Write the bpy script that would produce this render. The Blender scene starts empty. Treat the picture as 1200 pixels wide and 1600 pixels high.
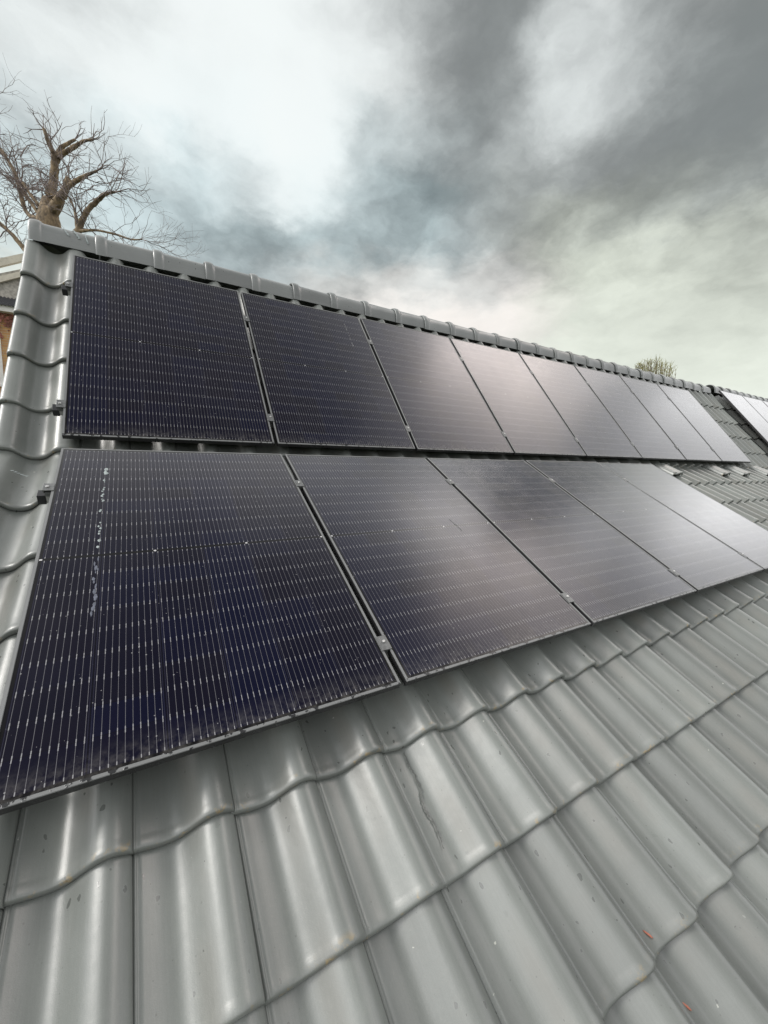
import bpy, bmesh, math, random
from mathutils import Vector, Matrix
R = math.radians
S = bpy.context.scene
col = S.collection

# ------------------------------------------------------------------ camera
PITCH = R(31.73)            # lower roof slope
KINK = 0.3773               # the upper slope is steeper by this angle
PITCH_U = PITCH + KINK
CW = Vector((0.36689, -1.17603, 0.76056))
CX = Vector((0.861186, -0.508289, 0.0))
CY = Vector((0.047339, 0.080238, 0.995651))
CZ = Vector((-0.506080, -0.857440, 0.093162))
FPX = 626.84                # focal length in photo pixels (photo 1200 x 1600)
cam_d = bpy.data.cameras.new('camera')
cam = bpy.data.objects.new('camera', cam_d); col.objects.link(cam)
cam.matrix_world = Matrix(((CX.x, CY.x, CZ.x, CW.x), (CX.y, CY.y, CZ.y, CW.y), (CX.z, CY.z, CZ.z, CW.z), (0, 0, 0, 1)))
cam_d.sensor_fit = 'VERTICAL'; cam_d.sensor_height = 36.0
cam_d.lens = FPX / 1600 * 36.0
cam_d.clip_start = 0.02; cam_d.clip_end = 3000
S.camera = cam
S.view_settings.view_transform = 'Standard'; S.view_settings.look = 'None'
S.view_settings.exposure = 0.3; S.view_settings.gamma = 1.0

def pdir(x, y):
    """direction through a photo pixel, unit depth along the view axis"""
    return CX * ((x - 600) / FPX) - CY * ((y - 800) / FPX) - CZ
def at(x, y, depth):
    return CW + pdir(x, y) * depth

# ------------------------------------------------------------------ world
SUN_AZ, SUN_EL = -72.0, 44.0
def s2l(c):
    c = c / 255.0
    return c / 12.92 if c <= 0.04045 else ((c + 0.055) / 1.055) ** 2.4
def azel(az, el):
    return Vector((math.sin(R(az)) * math.cos(R(el)), math.cos(R(az)) * math.cos(R(el)), math.sin(R(el))))

VIS = 0.86
BIL1, BIL2, SHARP = 0.85, 0.34, 0.9
class NT:
    def __init__(s, tree): s.t = tree; s.n = tree.nodes; s.l = tree.links
    def node(s, typ, **kw):
        n = s.n.new(typ)
        for k, v in kw.items(): setattr(n, k, v)
        return n
    def put(s, sock, v):
        if isinstance(v, bpy.types.NodeSocket): s.l.new(v, sock)
        elif v is not None: sock.default_value = v
    def m(s, op, a, b=None, c=None, clamp=False):
        n = s.node('ShaderNodeMath', operation=op, use_clamp=clamp)
        s.put(n.inputs[0], a); s.put(n.inputs[1], b); s.put(n.inputs[2], c)
        return n.outputs[0]
    def v(s, op, a, b=None, scale=None):
        n = s.node('ShaderNodeVectorMath', operation=op)
        s.put(n.inputs[0], a)
        if b is not None: s.put(n.inputs[1], b)
        if scale is not None: s.put(n.inputs['Scale'], scale)
        return n.outputs['Value'] if op in ('DOT_PRODUCT', 'LENGTH') else n.outputs['Vector']
    def noise(s, vec, scale, detail=2, rough=0.5, out='Fac', dist=0.0, dim='3D'):
        n = s.node('ShaderNodeTexNoise', noise_dimensions=dim)
        s.put(n.inputs['Vector'], vec); s.put(n.inputs['Scale'], scale); s.put(n.inputs['Detail'], detail)
        s.put(n.inputs['Roughness'], rough); s.put(n.inputs['Distortion'], dist)
        return n.outputs[out]
    def mix(s, f, a, b, blend='MIX'):
        n = s.node('ShaderNodeMix', data_type='RGBA', blend_type=blend)
        s.put(n.inputs['Factor'], f); s.put(n.inputs[6], a); s.put(n.inputs[7], b)
        return n.outputs[2]
    def ramp(s, x, lo, hi, a=0.0, b=1.0, smooth=True):
        n = s.node('ShaderNodeMapRange', interpolation_type='SMOOTHSTEP' if smooth else 'LINEAR')
        s.put(n.inputs[0], x); s.put(n.inputs[1], lo); s.put(n.inputs[2], hi); s.put(n.inputs[3], a); s.put(n.inputs[4], b)
        return n.outputs[0]
    def sep(s, v):
        n = s.node('ShaderNodeSeparateXYZ'); s.put(n.inputs[0], v); return n.outputs
    def comb(s, x, y, z):
        n = s.node('ShaderNodeCombineXYZ'); s.put(n.inputs[0], x); s.put(n.inputs[1], y); s.put(n.inputs[2], z); return n.outputs[0]

# cloud masses: (direction, angular size in degrees, sRGB colour)
def px(x, y): return pdir(x, y).normalized()
SKY_ROWS = {
    0: '-120:195 0:200 100:205 200:208 300:230 400:240 500:222 600:213 680:190 750:150 850:150 905:215 955:205 1000:142 1100:130 1200:115 1320:120',
    60: '0:205 100:218 190:226 248:196 310:245 400:240 500:228 600:226 680:176 750:140 815:148 862:226 920:236 1000:162 1058:196 1110:138 1200:114',
    120: '0:215 100:240 200:250 300:251 395:222 500:236 600:236 660:206 720:150 780:150 822:198 880:233 950:233 1000:216 1050:172 1120:134 1200:122',
    180: '0:220 100:226 200:242 310:230 400:252 500:248 600:240 680:226 740:158 782:172 850:216 900:204 960:178 1020:148 1100:126 1200:124 1320:130',
    240: '-120:200 0:208 100:206 150:205 210:214 300:224 355:216 410:246 500:251 548:178 605:198 680:152 740:133 800:158 850:164 900:178 950:160 1000:154 1100:140 1200:136',
    290: '0:200 100:198 180:194 250:188 300:194 350:206 400:226 450:246 505:246 552:184 600:172 680:148 740:128 800:133 835:152 880:186 920:194 980:156 1050:156 1120:150 1200:160',
    340: '0:200 100:205 200:206 250:203 300:174 350:170 400:174 450:186 500:214 545:208 600:214 645:172 700:148 760:168 820:206 880:194 940:170 1000:160 1060:186 1120:202 1200:200 1320:200',
    380: '-120:215 0:212 100:205 200:214 265:222 300:190 350:164 400:158 450:158 500:160 550:164 600:170 650:180 700:178 760:176 800:164 850:192 880:164 925:188 1000:206 1100:206 1200:200',
    420: '0:232 100:226 230:214 300:200 350:182 400:164 450:154 500:149 550:146 600:148 650:154 700:170 750:190 800:190 862:168 905:202 1000:208 1100:208 1200:203',
    452: '0:238 300:225 440:226 500:206 560:204 620:228 700:230 760:218 820:228 900:213 1000:210 1100:208 1200:205',
    490: '400:238 500:240 600:248 650:242 720:232 800:230 900:216 1000:211 1200:208 1320:208',
    550: '0:236 300:236 600:240 700:236 900:222 1000:216 1100:212 1200:216',
    610: '900:224 1200:222 1320:222',
}
def sky_tint(x, y, g):
    g = g + 9 if g < 140 else g
    if 440 < y < 560 and 480 < x < 900: return (g + 4, g - 1, g - 7)
    if y < 460 and x < 720 and g < 225 and y > 170: return (g - 14, g, g + 2)
    if x > 800 and y > 330: return (g - 2, g + 3, g - 9)
    if y > 400 and x < 200: return (g, g, g - 14)
    return (g - 5, g, g - 1)
CLOUDS = []
for yy, row in SKY_ROWS.items():
    for it in row.split():
        xx, g = map(int, it.split(':'))
        CLOUDS.append((px(xx, yy), 2.2, sky_tint(xx, yy, g)))
CLOUDS += [
    # the parts of the sky seen only as reflections in the glass and the tiles
    # (thin bright overcast low in the west and east, heavy dark cloud overhead and behind)
    (azel(86, 3), 5, 0.9), (azel(87, 12), 5, 1.2), (azel(84, 20), 4, 2.1), (azel(98, 20), 5, 1.05), (azel(110, 14), 6, 1.2),
    (azel(91, 31), 4, 0.75), (azel(82, 33), 3, 1.3), (azel(104, 33), 4, 1.4), (azel(92, 43), 4, (3.4, 3.06, 2.88)), (azel(67, 50), 3.5, (3.5, 3.35, 3.25)),
    (azel(88, 50), 4, (4.2, 3.75, 3.55)), (azel(104, 52), 5, 1.3), (azel(60, 57), 4, 1.1), (azel(80, 61), 5, 0.6), (azel(30, 57), 6, 0.9), (azel(0, 56), 6, 0.9),
    (azel(0, 70), 7, 0.40), (azel(60, 74), 7, 0.30), (azel(180, 84), 8, 0.28), (azel(140, 70), 9, 0.34), (azel(200, 66), 9, 0.36), (azel(135, 50), 8, 0.50), (azel(165, 48), 9, 0.45),
    (azel(130, 30), 7, 1.0), (azel(160, 22), 10, 0.8), (azel(200, 30), 12, 0.7), (azel(230, 50), 8, 0.8), (azel(-80, 70), 6, 0.9),
    (azel(-75, 48), 8, 2.6), (azel(-100, 42), 9, 2.6), (azel(-115, 28), 8, 2.0), (azel(-85, 24), 8, 2.2), (azel(-48, 46), 7, 1.7), (azel(-55, 25), 8, 1.3), (azel(-25, 40), 5, 0.9), (azel(-130, 50), 7, 1.4),
]
def build_world():
    w = bpy.data.worlds.new('World'); S.world = w; w.use_nodes = True
    w.cycles.sampling_method = 'MANUAL'; w.cycles.sample_map_resolution = 256
    t = NT(w.node_tree); t.n.clear()
    d = t.v('NORMALIZE', t.node('ShaderNodeTexCoord').outputs['Generated'])
    s = t.sep(d)
    # a flat cloud deck seen in perspective
    den = t.m('ADD', t.m('MAXIMUM', s[2], 0.0), 0.28)
    deck = t.comb(t.m('DIVIDE', s[0], den), t.m('DIVIDE', s[1], den), t.m('MULTIPLY', s[2], 0.6))
    n1 = t.v('SUBTRACT', t.noise(deck, 2.6, 3, 0.55, 'Color'), (0.5, 0.5, 0.5))
    n2 = t.v('SUBTRACT', t.noise(deck, 6.5, 6, 0.58, 'Color'), (0.5, 0.5, 0.5))
    w1 = t.v('SCALE', n1, scale=0.06); w2 = t.v('SCALE', n2, scale=0.13)
    dd = t.v('NORMALIZE', t.v('ADD', d, t.v('ADD', w1, w2)))
    # brightness by compass direction, one colour ramp per height above the horizon
    def sky_at(az, el):
        v = azel(az, el); acc = [b * 3e-3 for b in BACK_SKY]; ws = 3e-3
        for c, sig, rgb in CLOUDS:
            e = math.exp((v.dot(c) - 1.0) / R(sig if sig == 2.2 else sig * 0.8) ** 2)
            rgb = (rgb,) * 3 if isinstance(rgb, float) else rgb
            lin = tuple(VIS * s2l(x) * (1.12 if min(rgb) > 240 else 1.0) for x in rgb) if rgb[0] > 10 else rgb
            acc = [a + e * x for a, x in zip(acc, lin)]; ws += e
        return [a / ws for a in acc]
    AZ = [-170, -125, -95, -65, -40] + [-22 + 4.9 * k for k in range(25)] + [112, 140]
    ELS = [0, 5, 10, 15, 19.5, 24, 28.5, 33, 37.5, 42, 46.5, 51, 57, 64, 73, 86]
    dz = t.sep(dd)
    az_n = t.m('MULTIPLY_ADD', t.m('ARCTAN2', dz[0], dz[1]), 0.5 / math.pi, 0.5)
    el_n = t.m('MULTIPLY', t.m('ARCSINE', dz[2]), 180 / math.pi)
    cloud = None
    for r_, el in enumerate(ELS):
        n = t.node('ShaderNodeValToRGB'); cr = n.color_ramp; cr.interpolation = 'LINEAR'
        while len(cr.elements) < len(AZ): cr.elements.new(0.5)
        for k, az in enumerate(AZ):
            c = sky_at(az, el)
            cr.elements[k].position = (az + 180) / 360; cr.elements[k].color = tuple(x / 4 for x in c) + (1,)
        t.l.new(az_n, n.inputs[0])
        lo = ELS[r_ - 1] if r_ else el - 10; hi = ELS[r_ + 1] if r_ + 1 < len(ELS) else el + 20
        up_ = t.ramp(el_n, lo, el) if r_ else 1.0
        dn_ = t.ramp(el_n, el, hi, 1.0, 0.0) if r_ + 1 < len(ELS) else 1.0
        wgt = t.m('MULTIPLY', t.m('MULTIPLY', up_, dn_), 4.0)
        cv = t.v('SCALE', n.outputs[0], scale=wgt)
        cloud = cv if cloud is None else t.v('ADD', cloud, cv)
    # billows: a fractal field breaks the masses into lit and shaded lumps with definite edges
    wv = t.v('ADD', deck, t.v('SCALE', n2, scale=0.12))
    f = t.noise(wv, 3.1, 8, 0.52)
    f2 = t.noise(wv, 11.0, 5, 0.60)
    f = t.m('ADD', t.m('MULTIPLY', t.m('SUBTRACT', f, 0.5), BIL1), t.m('MULTIPLY', t.m('SUBTRACT', f2, 0.5), BIL2))
    lum = t.sep(cloud)[1]
    q = t.m('DIVIDE', t.m('SUBTRACT', lum, 0.145), 0.70)
    mid = t.m('MULTIPLY', t.ramp(q, -0.15, 0.28), t.ramp(q, 1.05, 0.6))
    q2 = t.m('ADD', q, t.m('MULTIPLY', f, t.m('MULTIPLY', t.m('MULTIPLY_ADD', mid, 0.86, 0.14), t.ramp(s[2], 0.22, 0.46, 0.35, 1.0))))
    q3 = t.ramp(q2, 0.08, 0.90)
    q4 = t.m('ADD', t.m('MULTIPLY', q3, SHARP), t.m('MULTIPLY', q2, 1 - SHARP))
    vis = t.ramp(lum, 0.95, 1.05)                      # the very bright unseen parts keep their value
    new = t.m('MAXIMUM', t.m('MULTIPLY_ADD', q4, 0.62, 0.205), 0.05)
    cloud = t.v('SCALE', cloud, scale=t.m('ADD', t.m('MULTIPLY', vis, t.m('MAXIMUM', t.m('MULTIPLY_ADD', f, 1.25, 1.0), 0.25)), t.m('MULTIPLY', t.m('SUBTRACT', 1.0, vis), t.m('DIVIDE', new, lum))))
    below = t.ramp(s[2], 0.0, -0.06)
    cloud = t.mix(below, cloud, (0.16, 0.16, 0.14, 1))
    sky = t.node('ShaderNodeTexSky', sky_type='NISHITA', sun_disc=False, sun_elevation=R(SUN_EL), sun_rotation=R(SUN_AZ))
    b1 = t.node('ShaderNodeBackground'); t.l.new(sky.outputs[0], b1.inputs[0]); b1.inputs[1].default_value = 0.06
    b2 = t.node('ShaderNodeBackground'); t.l.new(cloud, b2.inputs[0]); b2.inputs[1].default_value = 1.0
    mx = t.node('ShaderNodeMixShader'); mx.inputs[0].default_value = 0.93
    t.l.new(b1.outputs[0], mx.inputs[1]); t.l.new(b2.outputs[0], mx.inputs[2])
    t.l.new(mx.outputs[0], t.node('ShaderNodeOutputWorld').inputs[0])
BACK_SKY = (0.8, 0.8, 0.8)
build_world()
sd = bpy.data.lights.new('sun', 'SUN'); sd.energy = 1.5; sd.angle = R(22); sd.color = (1.0, 0.96, 0.9)
sun = bpy.data.objects.new('sun', sd); col.objects.link(sun)
sun.rotation_euler = azel(SUN_AZ, SUN_EL).to_track_quat('Z', 'Y').to_euler()
sun.location = (0, 0, 30)

# ------------------------------------------------------------------ helpers
def tag(o, label=None, cat=None, group=None, kind=None):
    if label: o['label'] = label
    if cat: o['category'] = cat
    if group: o['group'] = group
    if kind: o['kind'] = kind
    return o
def empty(name, loc, rot=(0, 0, 0)):
    o = bpy.data.objects.new(name, None); col.objects.link(o)
    o.location = loc; o.rotation_euler = rot; o.empty_display_size = 0.1
    return o
class MB:
    def __init__(s): s.v = []; s.f = []; s.uv = []; s.sm = []
    def add(s, verts, faces, uvs=None, smooth=False):
        b = len(s.v); s.v += [tuple(p) for p in verts]
        s.f += [tuple(i + b for i in f) for f in faces]
        s.uv += list(uvs) if uvs else [(0, 0)] * len(verts)
        s.sm += [smooth] * len(faces)
    def box(s, lo, hi, bev=0.0):
        (x0, y0, z0), (x1, y1, z1) = lo, hi
        if bev <= 0:
            s.add([(x0, y0, z0), (x1, y0, z0), (x1, y1, z0), (x0, y1, z0), (x0, y0, z1), (x1, y0, z1), (x1, y1, z1), (x0, y1, z1)],
                  [(3, 2, 1, 0), (4, 5, 6, 7), (0, 1, 5, 4), (1, 2, 6, 5), (2, 3, 7, 6), (3, 0, 4, 7)])
            return
        bm = bmesh.new(); bmesh.ops.create_cube(bm, size=1)
        for v in bm.verts:
            v.co = Vector(((x0 + x1) / 2 + v.co.x * (x1 - x0), (y0 + y1) / 2 + v.co.y * (y1 - y0), (z0 + z1) / 2 + v.co.z * (z1 - z0)))
        bmesh.ops.bevel(bm, geom=list(bm.edges), offset=bev, segments=2, affect='EDGES', profile=0.6)
        s.bm(bm); bm.free()
    def bm(s, bm, smooth=False):
        bm.verts.index_update()
        s.add([v.co.copy() for v in bm.verts], [[v.index for v in f.verts] for f in bm.faces], None, smooth)
    def tube(s, pts, rads, n=6, cap=True):
        rings = []; up = Vector((0.3, 0.2, 1)).normalized(); vs = []
        for i, p in enumerate(pts):
            a = pts[max(i - 1, 0)]; b = pts[min(i + 1, len(pts) - 1)]
            dr = (Vector(b) - Vector(a))
            if dr.length < 1e-9: dr = Vector((0, 0, 1))
            dr.normalize()
            x = dr.cross(up)
            if x.length < 1e-3: x = dr.cross(Vector((1, 0, 0)))
            x.normalize(); y = x.cross(dr)
            for k in range(n):
                an = 2 * math.pi * k / n
                vs.append(Vector(p) + (x * math.cos(an) + y * math.sin(an)) * rads[i])
        fs = []
        for i in range(len(pts) - 1):
            for k in range(n):
                fs.append((i * n + k, i * n + (k + 1) % n, (i + 1) * n + (k + 1) % n, (i + 1) * n + k))
        if cap:
            fs.append(tuple(range(n - 1, -1, -1))); fs.append(tuple((len(pts) - 1) * n + k for k in range(n)))
        s.add(vs, fs, None, True)
    def build(s, name, mat, parent=None, sharp=None):
        me = bpy.data.meshes.new(name)
        off = Vector((0, 0, 0))
        if parent is not None:
            o = parent
            while o is not None: off += o.location if o.rotation_euler.x == 0 and o.rotation_euler.z == 0 and not o.get('_loc') else Vector((0, 0, 0)); o = o.parent
        me.from_pydata([(p[0] - off.x, p[1] - off.y, p[2] - off.z) for p in s.v], [], s.f)
        me.update()
        if s.uv and any(u != (0, 0) for u in s.uv):
            ul = me.uv_layers.new(name='UVMap')
            dat = [0.0] * (2 * len(me.loops)); li = [0] * len(me.loops)
            me.loops.foreach_get('vertex_index', li)
            for i, vi in enumerate(li): dat[2 * i], dat[2 * i + 1] = s.uv[vi]
            ul.data.foreach_set('uv', dat)
        me.polygons.foreach_set('use_smooth', s.sm)
        if mat: me.materials.append(mat)
        ob = bpy.data.objects.new(name, me); col.objects.link(ob)
        if parent is not None: ob.parent = parent
        return ob
def copy_tree(o, parent=None):
    c = o.copy(); col.objects.link(c)
    if parent is not None: c.parent = parent
    for ch in [x for x in col.objects if x.parent == o]: copy_tree(ch, c)
    return c

# ------------------------------------------------------------------ materials
def new_mat(name):
    m = bpy.data.materials.new(name); m.use_nodes = True
    t = NT(m.node_tree); bs = t.n['Principled BSDF']
    return m, t, bs
def simple(name, colr, rough=0.6, metal=0.0, var=0.0, scale=20, bump=0.0, spec=0.5):
    m, t, bs = new_mat(name)
    co = t.node('ShaderNodeTexCoord').outputs['Object']
    n = t.noise(co, scale, 5, 0.6)
    a = tuple(c * (1 - var) for c in colr) + (1,); b = tuple(min(1, c * (1 + var)) for c in colr) + (1,)
    t.put(bs.inputs['Base Color'], t.mix(t.ramp(n, 0.3, 0.7), a, b))
    bs.inputs['Roughness'].default_value = rough; bs.inputs['Metallic'].default_value = metal
    bs.inputs['Specular IOR Level'].default_value = spec
    if bump:
        bp = t.node('ShaderNodeBump'); bp.inputs['Strength'].default_value = bump; bp.inputs['Distance'].default_value = 0.02
        t.put(bp.inputs['Height'], t.noise(co, scale * 2, 6, 0.65)); t.l.new(bp.outputs[0], bs.inputs['Normal'])
    return m

def tile_material(name, base, dirt=1.0):
    m, t, bs = new_mat(name)
    tc = t.node('ShaderNodeTexCoord'); co = tc.outputs['Object']; uv = t.sep(tc.outputs['UV'])
    cell = t.comb(t.m('FLOOR', uv[0]), t.m('FLOOR', uv[1]), 0.0)
    wn = t.node('ShaderNodeTexWhiteNoise', noise_dimensions='2D'); t.put(wn.inputs['Vector'], cell)
    fine = t.noise(co, 900, 2, 0.5)                          # engobe grain
    soft = t.noise(co, 5.0, 5, 0.6)
    streak = t.noise(t.v('MULTIPLY', t.comb(uv[0], uv[1], 0.0), (26, 1.2, 1)), 1.0, 4, 0.6)
    lum = t.m('MULTIPLY_ADD', wn.outputs['Value'], 0.34, 0.83)
    lum = t.m('MULTIPLY', lum, t.m('MULTIPLY_ADD', soft, 0.28, 0.86))
    lum = t.m('MULTIPLY', lum, t.m('MULTIPLY_ADD', streak, 0.14, 0.93))
    lum = t.m('MULTIPLY', lum, t.m('MULTIPLY_ADD', fine, 0.50, 0.75))
    c = t.v('SCALE', base, scale=lum)
    # warm weathering film along the roll
    fu = t.m('FRACT', uv[0]); fv = t.m('FRACT', uv[1])
    film = t.m('MULTIPLY', t.m('MULTIPLY', t.ramp(fu, 0.42, 0.55), t.ramp(fu, 0.72, 0.6)), t.ramp(t.noise(co, 3.0, 3), 0.4, 0.65))
    c = t.mix(t.m('MULTIPLY', film, 0.45), c, (base[0] * 1.0, base[1] * 0.90, base[2] * 0.84, 1))
    # scuffs running down the slope and dirt specks
    sc = t.noise(t.v('MULTIPLY', t.comb(uv[0], uv[1], 0.0), (60, 5, 1)), 1.0, 6, 0.7)
    c = t.v('SCALE', c, scale=t.ramp(sc, 0.25, 0.75, 0.945, 1.05))
    v3 = t.node('ShaderNodeTexVoronoi', feature='F1'); t.put(v3.inputs['Vector'], co); v3.inputs['Scale'].default_value = 60
    s3 = t.sep(v3.outputs['Color'])
    c = t.mix(t.m('MULTIPLY', t.m('MULTIPLY', t.ramp(t.m('SUBTRACT', v3.outputs['Distance'], t.m('MULTIPLY', s3[0], 0.12)), 0.03, 0.0), t.m('GREATER_THAN', s3[1], 0.55)), 0.5), c, tuple(b * 0.45 for b in base) + (1,))
    du_ = t.m('MULTIPLY', t.ramp(t.noise(co, 130, 4, 0.75), 0.52, 0.72), t.ramp(t.noise(co, 1.8, 3), 0.35, 0.7))
    c = t.mix(t.m('MULTIPLY', du_, 0.22), c, (0.26, 0.265, 0.23, 1))
    # damp spots
    vo = t.node('ShaderNodeTexVoronoi', feature='F1'); t.put(vo.inputs['Vector'], t.v('MULTIPLY', t.v('ADD', co, t.v('SCALE', t.noise(co, 40, 2, 0.5, 'Color'), scale=0.02)), (1.6, 0.9, 0.9))); vo.inputs['Scale'].default_value = 21
    vs = t.sep(vo.outputs['Color'])
    spot = t.ramp(t.m('SUBTRACT', vo.outputs['Distance'], t.m('MULTIPLY', vs[0], 0.17)), 0.02, -0.02)
    spot = t.m('MULTIPLY', spot, t.ramp(t.noise(co, 2.5, 3), 0.40, 0.54))
    spot = t.m('MULTIPLY', spot, t.ramp(vs[1], 0.08, 0.16))
    c = t.mix(t.m('MULTIPLY', spot, 0.55), c, tuple(b * 0.38 for b in base) + (1,))
    # small pale lichen flecks
    v2 = t.node('ShaderNodeTexVoronoi', feature='F1'); t.put(v2.inputs['Vector'], t.v('ADD', co, t.v('SCALE', t.noise(co, 160, 2, 0.5, 'Color'), scale=0.008))); v2.inputs['Scale'].default_value = 15
    s2 = t.sep(v2.outputs['Color'])
    fl = t.m('MULTIPLY', t.ramp(t.m('SUBTRACT', v2.outputs['Distance'], t.m('MULTIPLY', s2[0], 0.06)), 0.01, 0.0), t.ramp(s2[1], 0.45, 0.5))
    c = t.mix(t.m('MULTIPLY', fl, 0.6), c, (0.55, 0.56, 0.50, 1))
    # moss and dirt gathered under and on the lips
    lip = t.m('MULTIPLY', t.ramp(fv, 0.075, 0.0), t.ramp(t.noise(co, 22, 4, 0.7), 0.57, 0.68))
    c = t.mix(t.m('MULTIPLY', lip, 0.75 * dirt), c, (0.30, 0.22, 0.10, 1))
    t.put(bs.inputs['Base Color'], c)
    rg = t.m('MULTIPLY_ADD', t.noise(co, 8, 4), 0.16, TILE_ROUGH - 0.08)
    rg = t.m('MULTIPLY_ADD', spot, -0.14, rg)
    t.put(bs.inputs['Roughness'], rg)
    bs.inputs['Specular IOR Level'].default_value = 0.95
    bp = t.node('ShaderNodeBump'); bp.inputs['Strength'].default_value = 0.30; bp.inputs['Distance'].default_value = 0.002
    t.put(bp.inputs['Height'], t.m('ADD', t.m('MULTIPLY', t.noise(co, 420, 3), 0.35), t.noise(co, 28, 3)))
    t.l.new(bp.outputs[0], bs.inputs['Normal'])
    return m
TILE_ROUGH = 0.335
M_TILE = tile_material('glazed_grey_tile', (0.160, 0.172, 0.161))
M_RIDGE = tile_material('glazed_grey_ridge', (0.155, 0.166, 0.162), 0.4)
M_NTILE = tile_material('neighbour_grey_tile', (0.145, 0.154, 0.149))
M_DARK = simple('black_underlay_and_vent_shade', (0.012, 0.012, 0.012), 0.9, spec=0.1)
M_LEAD = simple('lead_grey', (0.06, 0.06, 0.065), 0.7, var=0.3)
M_BRICK = None

PW, PH, PG = 1.134, 1.7011, 0.0257
def glass_material():
    m, t, bs = new_mat('solar_cells_under_glass')
    tc = t.node('ShaderNodeTexCoord'); co = tc.outputs['Object']; s = t.sep(co)
    rnd = t.node('ShaderNodeObjectInfo').outputs['Random']
    CWd = 0.1828
    x = t.m('DIVIDE', t.m('SUBTRACT', s[0], (PW - 6 * CWd) / 2), CWd)
    ya = t.m('DIVIDE', t.m('SUBTRACT', t.m('ABSOLUTE', t.m('SUBTRACT', s[1], PH / 2)), 0.006), 0.0917)
    up = t.m('GREATER_THAN', s[1], PH / 2)
    inside = t.m('MULTIPLY', t.m('MULTIPLY', t.m('GREATER_THAN', x, 0.0), t.m('LESS_THAN', x, 6.0)), t.m('MULTIPLY', t.m('GREATER_THAN', ya, 0.0), t.m('LESS_THAN', ya, 9.0)))
    fx = t.m('FRACT', x); fy = t.m('FRACT', ya)
    gx = t.m('MINIMUM', fx, t.m('SUBTRACT', 1.0, fx)); gy = t.m('MINIMUM', fy, t.m('SUBTRACT', 1.0, fy))
    bar = t.m('ABSOLUTE', t.m('SUBTRACT', t.m('FRACT', t.m('MULTIPLY', fx, 10.0)), 0.5))
    line = t.m('LESS_THAN', bar, 0.032)
    pad = t.m('MULTIPLY', t.m('LESS_THAN', bar, 0.066), t.m('LESS_THAN', t.m('ABSOLUTE', t.m('SUBTRACT', gy, 0.055)), 0.050))
    wn = t.node('ShaderNodeTexWhiteNoise', noise_dimensions='4D')
    t.put(wn.inputs['Vector'], t.comb(t.m('FLOOR', x), t.m('FLOOR', ya), up)); t.put(wn.inputs['W'], t.m('MULTIPLY', rnd, 37.0))
    wn2 = t.node('ShaderNodeTexWhiteNoise', noise_dimensions='2D')
    t.put(wn2.inputs['Vector'], t.comb(t.m('FLOOR', x), t.m('MULTIPLY', rnd, 91.0), 0.0))
    tint = t.m('MULTIPLY_ADD', wn.outputs['Value'], 0.45, t.m('MULTIPLY', wn2.outputs['Value'], 0.55))
    cell = t.mix(t.ramp(tint, 0.3, 0.75), (0.0040, 0.0048, 0.0165, 1), (0.0052, 0.0050, 0.0118, 1))
    # the fine fingers: horizontal hairlines, averaged
    gap = t.m('MAXIMUM', t.m('LESS_THAN', gx, 0.006), t.m('LESS_THAN', gy, 0.008))
    cell = t.mix(t.m('MULTIPLY', gap, 0.85), cell, (0.004, 0.004, 0.006, 1))
    edge2 = t.m('LESS_THAN', t.m('ABSOLUTE', t.m('SUBTRACT', gx, 0.020)), 0.004)
    cell = t.mix(t.m('MULTIPLY', edge2, 0.35), cell, (0.05, 0.05, 0.08, 1))
    c = t.mix(line, cell, (0.125, 0.124, 0.135, 1))
    c = t.mix(pad, c, (0.24, 0.24, 0.25, 1))
    c = t.mix(inside, (0.006, 0.006, 0.007, 1), c)
    # bright ribbon joints on the middle seam
    dots = t.m('MULTIPLY', t.m('LESS_THAN', t.m('ABSOLUTE', t.m('SUBTRACT', s[1], PH / 2)), 0.004), t.m('LESS_THAN', t.m('ABSOLUTE', t.m('SUBTRACT', t.m('FRACT', t.m('DIVIDE', t.m('SUBTRACT', s[0], 0.2), 0.367)), 0.5)), 0.012))
    c = t.mix(dots, c, (0.5, 0.5, 0.5, 1))
    # dust film, specks and dried drops
    cor = t.v('ADD', co, t.comb(t.m('MULTIPLY', rnd, 13.0), t.m('MULTIPLY', rnd, 7.0), 0.0))
    film = t.m('MULTIPLY', t.ramp(t.noise(cor, 3.5, 6, 0.65), 0.35, 0.8), 0.008)
    c = t.mix(film, c, (0.42, 0.40, 0.38, 1))
    vo = t.node('ShaderNodeTexVoronoi', feature='F1'); t.put(vo.inputs['Vector'], cor); vo.inputs['Scale'].default_value = 55
    vs = t.sep(vo.outputs['Color'])
    sp = t.m('MULTIPLY', t.ramp(t.m('SUBTRACT', vo.outputs['Distance'], t.m('MULTIPLY', vs[0], 0.13)), 0.02, -0.01), t.ramp(vs[1], 0.45, 0.55))
    c = t.mix(t.m('MULTIPLY', sp, 0.30), c, (0.6, 0.6, 0.6, 1))
    dirt = t.m('MULTIPLY', t.ramp(s[1], 0.10, 0.012), t.ramp(t.noise(cor, 30, 4, 0.7), 0.35, 0.75))
    c = t.mix(t.m('MULTIPLY', dirt, 0.12), c, (0.45, 0.43, 0.40, 1))
    bp = t.node('ShaderNodeBump'); bp.inputs['Strength'].default_value = 0.10; bp.inputs['Distance'].default_value = 0.002
    vb = t.node('ShaderNodeTexVoronoi', feature='SMOOTH_F1'); t.put(vb.inputs['Vector'], cor); vb.inputs['Scale'].default_value = 95; vb.inputs['Smoothness'].default_value = 0.4
    wetm = t.m('MULTIPLY', t.ramp(t.m('ADD', s[1], t.m('MULTIPLY', t.m('SUBTRACT', t.noise(cor, 4, 4), 0.5), 1.6)), 0.9, 1.75), BEADS)
    beads = t.m('MULTIPLY', t.ramp(vb.outputs['Distance'], 0.55, 0.1), wetm)
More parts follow.
